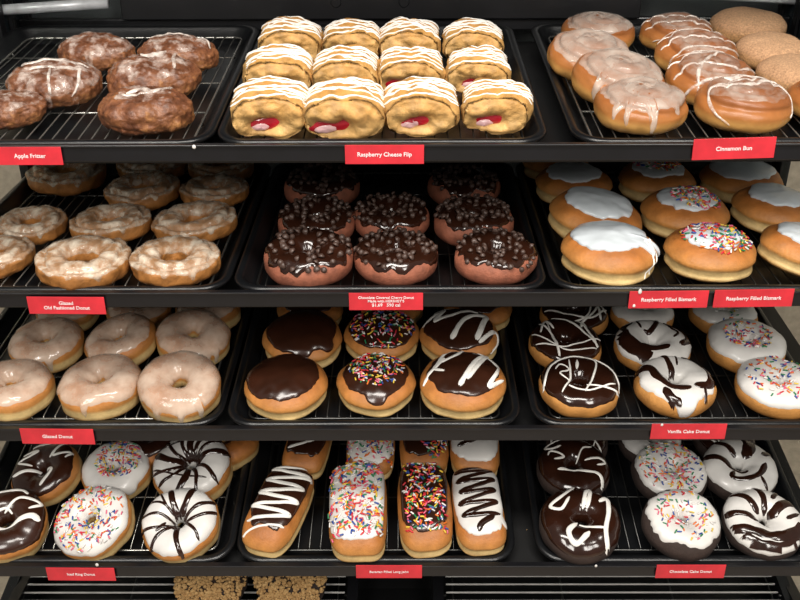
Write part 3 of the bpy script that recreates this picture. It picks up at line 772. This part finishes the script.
# iced rings
I_ = dict(name='iced_ring_donut', group='iced yeast rings')
FP('s4L', 8, 527, 82, 'ring', 'front chocolate ring with a thick white stroke, cut by the photo edge', 'choc_soft', seed=401, tilt=(.15, .1), dn=.003, edge=.2, strokes=[('white', 'white_drizzle', [([(-.6, .7), (.1, .85), (.35, .75)], 2.0), ([(-.1, .2), (.2, .6), (.75, .5), (.5, .3)], 2.2), ([(-.6, -.6), (.1, -.15), (.6, .1), (.85, .0)], 4.0), ([(-.4, .1), (-.1, .3), (.1, .2)], 1.5)])], **I_)
FP('s4L', 95, 525, 80, 'ring', 'front ring evenly sprinkled on white icing that fills its hole', 'white', seed=403, tilt=(.22, -.16), dn=.004, edge=.2, inner=3.0, spr=(270, dict(R=.044)), **I_)
FP('s4L', 181, 527, 79, 'ring', 'front white ring crossed by chocolate lines running into its hole', 'white', seed=406, tilt=(.2, -.05), dn=.003, edge=.35, strokes=[('choc', 'chocolate_lines', [([(-.35, .95), (-.2, .5), (-.05, .1), (-.05, -.3)], 4.2), ([(.3, .95), (.18, .5), (.05, .1)], 5.0), ([(-.95, .5), (-.45, .42), (-.1, .12)], 2.0), ([(-1.0, .08), (-.5, .14), (.0, -.1)], 2.2), ([(.95, .5), (.5, .35), (.1, .0)], 3.2), ([(.98, .2), (.4, .0), (-.2, -.25), (-.5, -.55), (-.65, -.95)], 2.6), ([(0, -.1), (.05, -.55), (.22, -1.0)], 3.8), ([(-.98, -.3), (-.4, -.22), (.1, -.15)], 2.2), ([(.1, 0), (.5, -.35), (.62, -.6)], 2.2), ([(-.6, .8), (-.3, .3)], 1.8), ([(-.5, -.35), (-.3, -.1)], 3.2)])], **I_)
FP('s4L', 47, 476, 72, 'ring', 'second-row chocolate ring with a white V-shaped drizzle', 'choc_soft', seed=409, tilt=(.15, -.2), dn=.004, edge=.4, strokes=[('white', 'white_drizzle', [([(-.5, .75), (0, .8), (.5, .95)], 2.0), ([(-.7, .5), (-.2, .55), (-.75, .25), (-.3, .1)], 2.0), ([(.2, .3), (.5, .8), (.3, .35), (.8, .4), (.7, .2)], 2.0), ([(-.8, -.2), (-.2, -.05), (.35, -.1), (.15, -.65)], 2.8)])], **I_)
FP('s4L', 117, 473, 71, 'ring', 'second-row white ring with sprinkles clustered round its hole', 'white', seed=412, tilt=(.1, 0), dn=.001, edge=.25, drips=((5.4, .5, .2), (4.2, .3, .2)), spr=(260, dict(R=.033, cx=.005, cy=.008)), **I_)
FP('s4L', 193, 471, 80, 'ring', 'second-row white ring with many chocolate spokes', 'white', seed=414, tilt=(.1, -.08), dn=.001, edge=.25, strokes=[('choc', 'chocolate_lines', [([(.95*math.cos(a), .95*math.sin(a)), (.5*math.cos(a+.2), .5*math.sin(a+.2)), (.1*math.cos(a), .1*math.sin(a))], 2.6+2.0*(k % 3 == 0)) for k, a in enumerate([.2, .7, 1.1, 1.5, 1.9, 2.4, 2.9, 3.5, 3.9, 4.5, 5.0, 5.6])]+[([(-.9, -.2), (-.2, -.45), (.5, -.55)], 1.4), ([(-.8, .4), (-.1, .6), (.7, .5)], 1.3)])], **I_)
FP('s4L', 150, 444, 66, 'ring', 'sliver of a shadowed ring under the shelf behind the clustered sprinkles', 'choc_soft', seed=417, **I_)
FP('s4L', 226, 444, 66, 'ring', 'sliver of a shadowed plain ring under the shelf by the tray end', seed=419, **I_)
# long johns
J_ = dict(name='long_john', group='filled long johns')
def zj(x, y0, y1, n, w, sd=0, j=.06):
    rnd = random.Random(sd); P = []
    for k in range(n+1): P.append((x*(-1 if k % 2 else 1)*(1+rnd.uniform(-j, j)), y0+(y1-y0)*k/n+(0 if k % 2 else .17)))
    return (P, w)
FP('s4C', 278, 513, 72, 'john', 'slanting chocolate long john with white zigzag and a trailing string', 'choc_soft', seed=431, rot=-.30, tilt=(.03, 0), edge=.5, strokes=[('white', 'white_drizzle', [zj(.47, 1.07, -0.70, 9, 2.5, 1), ([(.44, -0.64), (-.1, -0.79), (-.42, -1.02), (-.5, -1.24)], 1.5)])], shift=(-.35, 4.7), **J_)
FP('s4C', 358, 513, 58, 'john', 'front long john coated all over in sprinkles on white', 'white', seed=433, rot=.04, edge=.3, shift=(-.28, 5.0), spr=(430, dict(R=.050, ax=.56, ay=1.02, cx=-.003, cy=.006, box=1)), **J_)
FP('s4C', 425, 512, 55, 'john', 'front chocolate long john with a band of mixed sprinkles', 'choc_soft', seed=436, rot=.05, edge=.45, shift=(-.35, 4.9), spr=(300, dict(R=.05, ax=.44, ay=1.00, cy=.006, box=1)), **J_)
FP('s4C', 479, 513, 55, 'john', 'front white long john with dark chocolate zigzag', 'white', seed=438, rot=.06, edge=.35, shift=(-.3, 4.7), drips=((5.9, .5, .1),), strokes=[('choc', 'chocolate_zigzag', [zj(.42, 1.07, -0.64, 10, 3.4, 3), ([(.3, -0.54), (-.02, -0.74), (-.1, -0.92)], 4.2)])], **J_)
FP('s4C', 308, 444, 52, 'john', 'rear chocolate long john with a white squiggle, beside the ring tray', 'choc_soft', seed=441, rot=-.12, edge=.5, shift=(-.3, 4.7), strokes=[('white', 'white_drizzle', [zj(.42, 0.77, -0.64, 5, 2.4, 4)])], **J_)
FP('s4C', 371, 444, 49, 'john', 'rear sprinkle-coated white long john', 'white', seed=443, edge=.3, shift=(-.3, 4.7), drips=((4.2, .5, .1),), spr=(380, dict(R=.050, ax=.56, ay=1.02, cy=.004, box=1)), **J_)
FP('s4C', 424, 442, 49, 'john', 'rear chocolate long john sprinkled only on one edge', 'choc_soft', seed=446, edge=.5, shift=(-.25, 4.7), spr=(130, dict(R=.03, ax=.55, ay=1.28, cx=.012, cy=-.008)), **J_)
FP('s4C', 474, 442, 51, 'john', 'rear white long john with chocolate stripes', 'white', seed=448, edge=.3, shift=(-.3, 4.7), strokes=[('choc', 'chocolate_zigzag', [zj(.42, 0.77, -0.57, 7, 3.0, 6)])], **J_)
# chocolate cake rings
X_ = dict(name='chocolate_cake_donut', group='chocolate cake rings')
FP('s4R', 580, 527, 82, 'cakering', 'front dark cake ring with separate bold white squiggles', 'choc', seed=451, base=1.12, tilt=(.08, 0), dn=.001, edge=.1, strokes=[('white', 'white_drizzle', [([(-.05, .95), (-.35, .65), (-.75, .3), (-.5, .2), (-.25, .55)], 2.3), ([(.05, .25), (.2, .75), (.3, .75), (.15, .25)], 2.8), ([(-.15, -.15), (-.4, -.45), (-.25, -.75), (.1, -.45)], 3.2), ([(-.1, -.2), (.2, -.3), (.5, -.35)], 1.8), ([(.45, .4), (.7, .55), (.65, .1), (.5, -.4), (.5, -.9)], 3.0)])], **X_)
FP('s4R', 681, 526, 80, 'cakering', 'front dark cake ring with ragged white icing and sparse sprinkles', 'white', seed=453, base=1.12, tilt=(.08, .05), dn=.002, edge=.5, amp=.5, spr=(130, dict(R=.036)), **X_)
FP('s4R', 762, 526, 82, 'cakering', 'front dark cake ring marbled chocolate over white near the case side', 'white', seed=456, base=1.12, tilt=(.08, 0), dn=.001, edge=.0, strokes=[('choc', 'chocolate_marbling', [([(-.75, .8), (-.35, .6), (-.12, .15)], 5.0), ([(.0, .98), (.1, .6), (.05, .15)], 4.0), ([(.95, .5), (.5, .32), (.15, .02)], 7.0), ([(-1.0, .12), (-.55, .08), (-.2, -.08)], 5.0), ([(-.98, -.3), (-.5, -.42), (.1, -.6), (.6, -.5), (.98, -.2)], 7.5), ([(-.8, -.62), (-.3, -.85), (.3, -.9), (.75, -.65)], 9.0), ([(.6, .85), (.3, .5)], 3.5), ([(.5, -.1), (.9, .1)], 3.0)])], **X_)
FP('s4R', 573, 471, 73, 'cakering', 'second-row dark cake ring with white curls over chocolate', 'choc', seed=459, base=1.1, tilt=(.04, 0), edge=.1, strokes=[('white', 'white_drizzle', [([(-.2, .85), (-.7, .6), (-.6, .45), (-.3, .55)], 1.8), ([(-.7, .2), (-.6, .35), (-.25, .2), (-.55, .05)], 1.8), ([(.1, .1), (.3, .45), (.55, .5)], 1.4), ([(.3, .05), (.7, .1), (.85, -.05), (.6, -.15)], 1.8), ([(-.5, -.3), (-.2, -.25), (.3, -.35), (.65, -.5), (.7, -.9)], 2.4)])], **X_)
FP('s4R', 669, 476, 77, 'cakering', 'second-row dark cake ring thick with sprinkles on white', 'white', seed=461, base=1.1, tilt=(.04, 0), edge=.3, spr=(250, dict(R=.042)), **X_)
FP('s4R', 739, 473, 77, 'cakering', 'second-row dark cake ring with chocolate patches on white icing', 'white', seed=463, base=1.1, tilt=(.04, 0), edge=.15, strokes=[('choc', 'chocolate_marbling', [([(-.6, .9), (-.25, .6), (-.1, .25)], 4.0), ([(.4, .95), (.35, .55), (.15, .2)], 8.5), ([(-.95, .3), (-.5, .12), (-.2, -.2), (.1, -.25)], 5.0), ([(-.3, -.3), (-.4, -.5), (-.05, -.55), (.35, -.4), (.62, -.05)], 4.0), ([(.95, .4), (.6, .25)], 4.0), ([(.35, -.5), (.45, -.85)], 2.5)])], **X_)
FP('s4R', 577, 443, 62, 'cakering', 'rear dark cake ring with white lines in the shelf shadow', 'choc', seed=466, strokes=[('white', 'white_drizzle', web(21, 1.6, 5))], **X_)
FP('s4R', 650, 444, 64, 'cakering', 'rear dark cake ring with plain white icing in the shelf shadow', 'white', seed=468, **X_)
FP('s4R', 724, 442, 64, 'cakering', 'rear dark cake ring, white-edged, nearest the case side', 'choc', seed=471, strokes=[('white', 'white_drizzle', web(25, 1.2, 3))], **X_)

# ------------------------------------------------------------------ the display case
def shelf_box(name, s, x0, x1, d0, d1, n0, n1, mat, parent, bev=0):
    bm = bmesh.new(); box(bm, x0, x1, d0, d1, n0, n1, bev); o = bm_obj(name, bm, mat, parent); return o
HALF = .575
CX = .0
names = ['topmost', 'second', 'third', 'fourth', 'lowest']
for s in range(1, 5):
    o = empty('display_shelf', '', 'shelf', 'black shelves of the bakery case'); place(o, s, 0, 0, 0)
    o['label'] = {1: 'black shelf under the fritters, pastry rolls and cinnamon buns', 2: 'black shelf under the old fashioned, cherry and white-iced donuts', 3: 'black shelf under the glazed rings and chocolate filled donuts', 4: 'black shelf under the long johns and dark chocolate cake rings'}[s]
    shelf_box('shelf_deck', s, CX-HALF+.012, CX+HALF-.012, .008, .425, -.0290, -.0264, M['deck'], o)
    for nm, q in (('price_channel', (-.006, .0005, -.0205, -.0018)), ('channel_lip', (-.0085, -.0045, -.0040, -.0014))):
        l = shelf_box(nm, s, CX-HALF+.002, CX+HALF-.002, *q, M['lip'], o, .0008); l.rotation_euler = (-TILT[s], 0, 0)
case = empty('bakery_display_case', 'black bakery display case with glass sides holding all the shelves', 'display case')
TOPZ, BACKY = 1.72, 1.43
# back panel, side panels, base
def cbox(name, x0, x1, y0, y1, z0, z1, mat, parent=None, bev=0):
    bm = bmesh.new(); box(bm, x0, x1, y0, y1, z0, z1, bev); return bm_obj(name, bm, mat, parent)
cbox('back_panel', CX-HALF-.02, CX+HALF+.02, BACKY, BACKY+.02, .10, TOPZ, M['speck'], case)
for sx in (-1, 1):
    x = CX+sx*(HALF+.006)
    cbox('side_panel', x-.005, x+.005, 1.335, BACKY, .10, TOPZ, M['panel'], case)
    cbox('side_post', x-.008, x+.008, 1.315, 1.335, .0, TOPZ, M['lip'], case, .002)
    cbox('side_glass', x-.003, x+.003, .90, 1.315, .50, TOPZ-.05, M['glass'], case)
    cbox('base_side', x-.008, x+.008, .82, 1.335, .0, .55, M['lip'], case)
    for y in (1.35, 1.41):
        b = cbox('shelf_standard', x-sx*.012-.002, x-sx*.012+.002, y-.008, y+.008, .45, TOPZ-.03, M['lip'], case)
        bm = bmesh.new()
        for k in range(40):
            z = .47+k*.028; xx = x-sx*.0145; box(bm, xx-.0006, xx+.0006, y-.002, y+.002, z, z+.014)
        bm_obj('slots', bm, M['deck'], b)
cbox('base_cabinet', CX-HALF, CX+HALF, .82, BACKY, .0, .50, M['deck'], case)
cbox('top_panel', CX-HALF-.02, CX+HALF+.02, .98, BACKY+.02, TOPZ, TOPZ+.02, M['lip'], case)
#==END==
# upper fittings that show along the top edge of the photo
def wpt(px, py, Y):
    r = ray(px, py); t = Y/r.y; return CAMP+r*t
hd = empty('header_shelf', 'black header shelf over the pastry rolls with a fixing screw', 'shelf')
a = wpt(123, 20, 1.38); b = wpt(640, 10, 1.38)
cbox('header_panel', a.x, b.x, 1.375, 1.40, a.z, a.z+.12, M['lip'], hd, .002)
p = wpt(336, 3, 1.37)
for px in (336, 404):
    q = wpt(px, 2, 1.375)
    bm = bmesh.new(); bmesh.ops.create_cone(bm, cap_ends=True, segments=20, radius1=.009, radius2=.007, depth=.004, matrix=Matrix.Translation(q) @ Matrix.Rotation(PI/2, 4, 'X'))
    bm_obj('fixing_screw', bm, M['lip'], hd, False)
a = wpt(0, 26, 1.40); cbox('back_rail', CX-HALF, CX+HALF, 1.385, 1.40, a.z-.006, a.z+.012, M['lip'], case, .002)
a, b = wpt(642, -9, 1.38), wpt(840, 4, 1.38)
v, f = tube([a, b], .0055, 12)
tb = empty('trim_bar', 'light grey bar above the sugared buns', 'bar'); mesh_obj('bar_tube', v, f, M['metal'], tb)
a, b = wpt(-60, 14, 1.34), wpt(108, 3, 1.34)
v, f = tube([a, b], .0075, 16)
rod = empty('chrome_rod', 'bright chrome rod above the fritters', 'rod')
mesh_obj('rod_tube', v, f, M['metal'], rod)
# ------------------------------------------------------------------ bottom shelf: bare wire shelf and crumb cakes
def wire_shelf(x0, x1, label):
    o = empty('wire_shelf', label, 'wire shelf', 'wire shelves at the bottom'); place(o, 5, 0, 0, 0)
    w = x1-x0
    v, f = tube([(-w/2, 0, 0), (w/2, 0, 0)], .0014); me = bpy.data.meshes.new('shelf_wire'); me.from_pydata(v, [], f); me.materials.append(M['chrome'])
    for k in range(27):
        q = link(bpy.data.objects.new('shelf_wire', me), o); q.location = ((x0+x1)/2, .012+k*.0142, 0)
    for j, t in enumerate((.02, .35, .68, .98)):
        v, f = tube([(x0+w*t, .004, -.0024), (x0+w*t, .395, -.0024)], .0014); mesh_obj('support_wire', v, f, M['wire'], o)
    for sgn, t in ((-1, x0-.012), (1, x1+.012)):
        shelf_box('side_rail', 5, t-.008, t+.008, 0, .40, -.012, .006, M['lip'], o)
        v, f = tube([(t, .15, -.002), ((x0 if sgn < 0 else x1), .15, -.002)], .002); mesh_obj('rail_pin', v, f, M['wire'], o)
ax, _, _ = onshelf(5, 20, 588, 0); bx, _, _ = onshelf(5, 345, 588, 0)
wire_shelf(ax, bx, 'bare wire shelf below the iced rings holding crumb cakes')
cx_, _, _ = onshelf(5, 446, 588, 0); dx_, _, _ = onshelf(5, 776, 588, 0)
wire_shelf(cx_, dx_, 'empty wire shelf below the dark chocolate cake rings')
o5 = empty('display_shelf', 'black frame shelf at the very bottom carrying the wire shelves', 'shelf'); place(o5, 5, 0, 0, 0)
shelf_box('shelf_deck', 5, CX-HALF+.012, CX+HALF-.012, .004, .425, -.060, -.052, M['deck'], o5)
TRAYS['s5'] = (5, 0); RZ0 = RZ; RZ = .001
Q_ = dict(name='crumb_cake', cat='cake', group='crumb topped cakes')
FP('s5', 212, 583, 72, 'crumbcake', 'crumb-topped cake behind, nearer the iced ring card', seed=501, **Q_)
FP('s5', 291, 582, 72, 'crumbcake', 'crumb-topped cake behind, nearer the long john card', seed=503, **Q_)
FP('s5', 208, 616, 66, 'crumbcake', 'crumb-topped cake cut by the lower photo edge, under the ring tray', seed=505, **Q_)
FP('s5', 288, 616, 66, 'crumbcake', 'crumb-topped cake cut by the lower photo edge, under the long johns', seed=507, **Q_)
RZ = RZ0
# ------------------------------------------------------------------ price cards
def card(s, x0, x1, y0, y1, lines, label, roll=0, size=.0066):
    n0 = -.010
    # front face plane of the channel: world Y fixed in shelf frame d=-.0065
    def hit(px, py):
        r = ray(px, py); Y0 = SH[s].y-.0095; t = (Y0-CAMP.y)/r.y; q = CAMP+r*t-SH[s]; return q.x, q.z
    xa, na = hit(x0, (y0+y1)/2); xb, _ = hit(x1, (y0+y1)/2)
    _, nt = hit((x0+x1)/2, y0); _, nb = hit((x0+x1)/2, y1)
    w, h = xb-xa, nt-nb
    o = empty('price_card', label, 'price card', 'red price cards')
    o.matrix_world = Matrix.Translation(SH[s]+Vector(((xa+xb)/2, -.0092, (nt+nb)/2))) @ Matrix.Rotation(roll, 4, 'Y')
    bm = bmesh.new(); box(bm, -w/2, w/2, -.0005, .0005, -h/2, h/2, .0002); bm_obj('card', bm, M['card'], o)
    tot = sum(l[1] for l in lines)*1.25
    z = tot/2
    for (txt, sz) in lines:
        z -= sz*1.25/2
        cu = bpy.data.curves.new('lettering', 'FONT'); cu.body = txt; cu.size = sz*1.24; cu.align_x = 'CENTER'; cu.align_y = 'CENTER'
        cu.offset = sz*.018; cu.extrude = .00012; cu.resolution_u = 3; cu.materials.append(M['ink'])
        tmp = bpy.data.objects.new('lettering_source', cu); C.objects.link(tmp); bpy.context.view_layer.update()
        me = bpy.data.meshes.new_from_object(tmp.evaluated_get(bpy.context.evaluated_depsgraph_get())); bpy.data.objects.remove(tmp); bpy.data.curves.remove(cu)
        t = link(bpy.data.objects.new('lettering', me), o); t.location = (0, -.0007, z); t.rotation_euler = (PI/2, 0, 0)
        z -= sz*1.25/2
L1 = lambda t, s_=.0052: [(t, s_)]
card(1, -2, 62, 147, 165, L1('Apple Fritter'), 'red price card reading Apple Fritter')
card(1, 345, 424, 145, 164, L1('Raspberry Cheese Flip'), 'red price card reading Raspberry Cheese Flip')
card(1, 693, 775, 138, 159, L1('Cinnamon Bun'), 'red price card reading Cinnamon Bun', -.03)
card(2, 28, 105, 297, 314, [('Glazed', .0048), ('Old Fashioned Donut', .0048)], 'red price card reading Glazed Old Fashioned Donut', .01)
card(2, 349, 423, 293, 310, [('Chocolate Covered Cherry Donut', .0036), ('Made with HERSHEY\u2019S', .0036), ('$1.69   590 cal', .0044)], 'red price card of three lines for the covered cherry donut')
card(2, 629, 708, 291, 308, L1('Raspberry Filled Bismark', .0050), 'red Raspberry Filled Bismark card with a white icing drip on it', -.01)
card(2, 714, 793, 289.5, 307, L1('Raspberry Filled Bismark', .0050), 'clean red Raspberry Filled Bismark card nearer the case side', -.015)
card(3, 21, 94, 429, 444, L1('Glazed Donut', .0052), 'red price card reading Glazed Donut', .015)
card(3, 651, 726, 424, 439, L1('Vanilla Cake Donut', .0052), 'red price card reading Vanilla Cake Donut')
card(4, 47, 115, 568, 580.5, L1('Iced Ring Donut', .0044), 'red price card reading Iced Ring Donut', .01)
card(4, 356, 422, 565.5, 578, L1('Bavarian Filled Long John', .0040), 'red price card reading Bavarian Filled Long John')
card(4, 656, 725, 565, 578, L1('Chocolate Cake Donut', .0046), 'red price card reading Chocolate Cake Donut')
# dried drops of icing on the channels
for k, (s, px, py, ln, r) in enumerate([(2, 640, 292, .003, .0022), (2, 634, 306, .0012, .0017), (1, 194, 147, .0005, .0022), (3, 662, 425, .001, .0017), (4, 97, 565, .001, .0022), (4, 596, 566, .001, .0018)]):
    bm = bmesh.new(); bmesh.ops.create_icosphere(bm, subdivisions=2, radius=r)
    for v_ in bm.verts: v_.co.z *= 1+ln*300*(.3 if v_.co.z < 0 else 1); v_.co.y *= .45
    rr0 = ray(px, py); t_ = (SH[s].y-.0105-CAMP.y)/rr0.y; q = CAMP+rr0*t_
    ob = bm_obj('icing_drop', bm, M['white'], None, True); ob.matrix_world = Matrix.Translation(q)
    tag(ob, ['long white icing drip running down a red bismark card', 'small white icing drop at the foot of the bismark card', 'white icing speck on the shelf edge under the fritters', 'white icing speck above the vanilla card', 'white icing speck above the iced ring card', 'white icing speck on the shelf edge under dark squiggled ring'][k], 'icing drop', 'dried icing drops')
# fallen crumbs and sprinkles in two trays
def crumbs(key, seed, label, n=46, cols=(0,)):
    s, x = TRAYS[key]; rnd = random.Random(seed); bm = bmesh.new()
    for k in range(n):
        bx_, by_ = rnd.gauss(0, .07), rnd.uniform(.03, .2)
        m = Matrix.Translation((bx_, by_, -.0252)) @ Euler((rnd.random()*6, rnd.random()*6, 0)).to_matrix().to_4x4() @ Matrix.Diagonal((1, .7, .6, 1))
        bmesh.ops.create_icosphere(bm, subdivisions=1, radius=rnd.uniform(.0008, .0022), matrix=m)
    o = bm_obj('fallen_crumbs', bm, M['crumb'], None); place(o, s, x, 0, 0); tag(o, label, 'crumbs', kind='stuff')
crumbs('s3R', 5, 'pale crumbs scattered in the tray of golden cake rings')
crumbs('s4R', 7, 'pale crumbs scattered in the tray of dark cake rings')
crumbs('s1L', 9, 'sugar crumbs under the dark fritters', 30)

# ------------------------------------------------------------------ room
def slab(name, x0, x1, y0, y1, z0, z1, mat):
    o = cbox(name, x0, x1, y0, y1, z0, z1, mat); o['kind'] = 'structure'; return o
slab('floor', -3, 3, -3, 3.5, -.05, 0, M['beige'])
slab('wall_back', -3, 3, 2.4, 2.5, 0, 2.9, M['beige'])
# ceiling lamps of the shop
def area(name, loc, size, power, col, target):
    l = bpy.data.lights.new(name, 'AREA'); l.shape = 'RECTANGLE'; l.size, l.size_y = size; l.energy = power; l.color = col
    o = link(bpy.data.objects.new(name, l)); o.location = loc
    o.rotation_euler = (Vector(target)-Vector(loc)).to_track_quat('-Z', 'Y').to_euler(); return o
area('ceiling_light', (0, .2, 2.8), (1.5, .35), 43, (1, .95, .88), (0, 1.1, 1))
area('ceiling_light', (-1.0, -1.3, 2.75), (.6, 1.2), 40, (1, .955, .89), (0, 1.1, 1))
area('ceiling_light', (1.1, -1.2, 2.75), (.6, 1.2), 40, (1, .955, .89), (0, 1.1, 1))
w = bpy.data.worlds.new('world'); sc.world = w; w.use_nodes = True
w.node_tree.nodes['Background'].inputs[0].default_value = (1, .95, .9, 1); w.node_tree.nodes['Background'].inputs[1].default_value = .22
sc.view_settings.view_transform = 'Standard'; sc.view_settings.look = 'None'; sc.view_settings.exposure = 0; sc.view_settings.gamma = 1
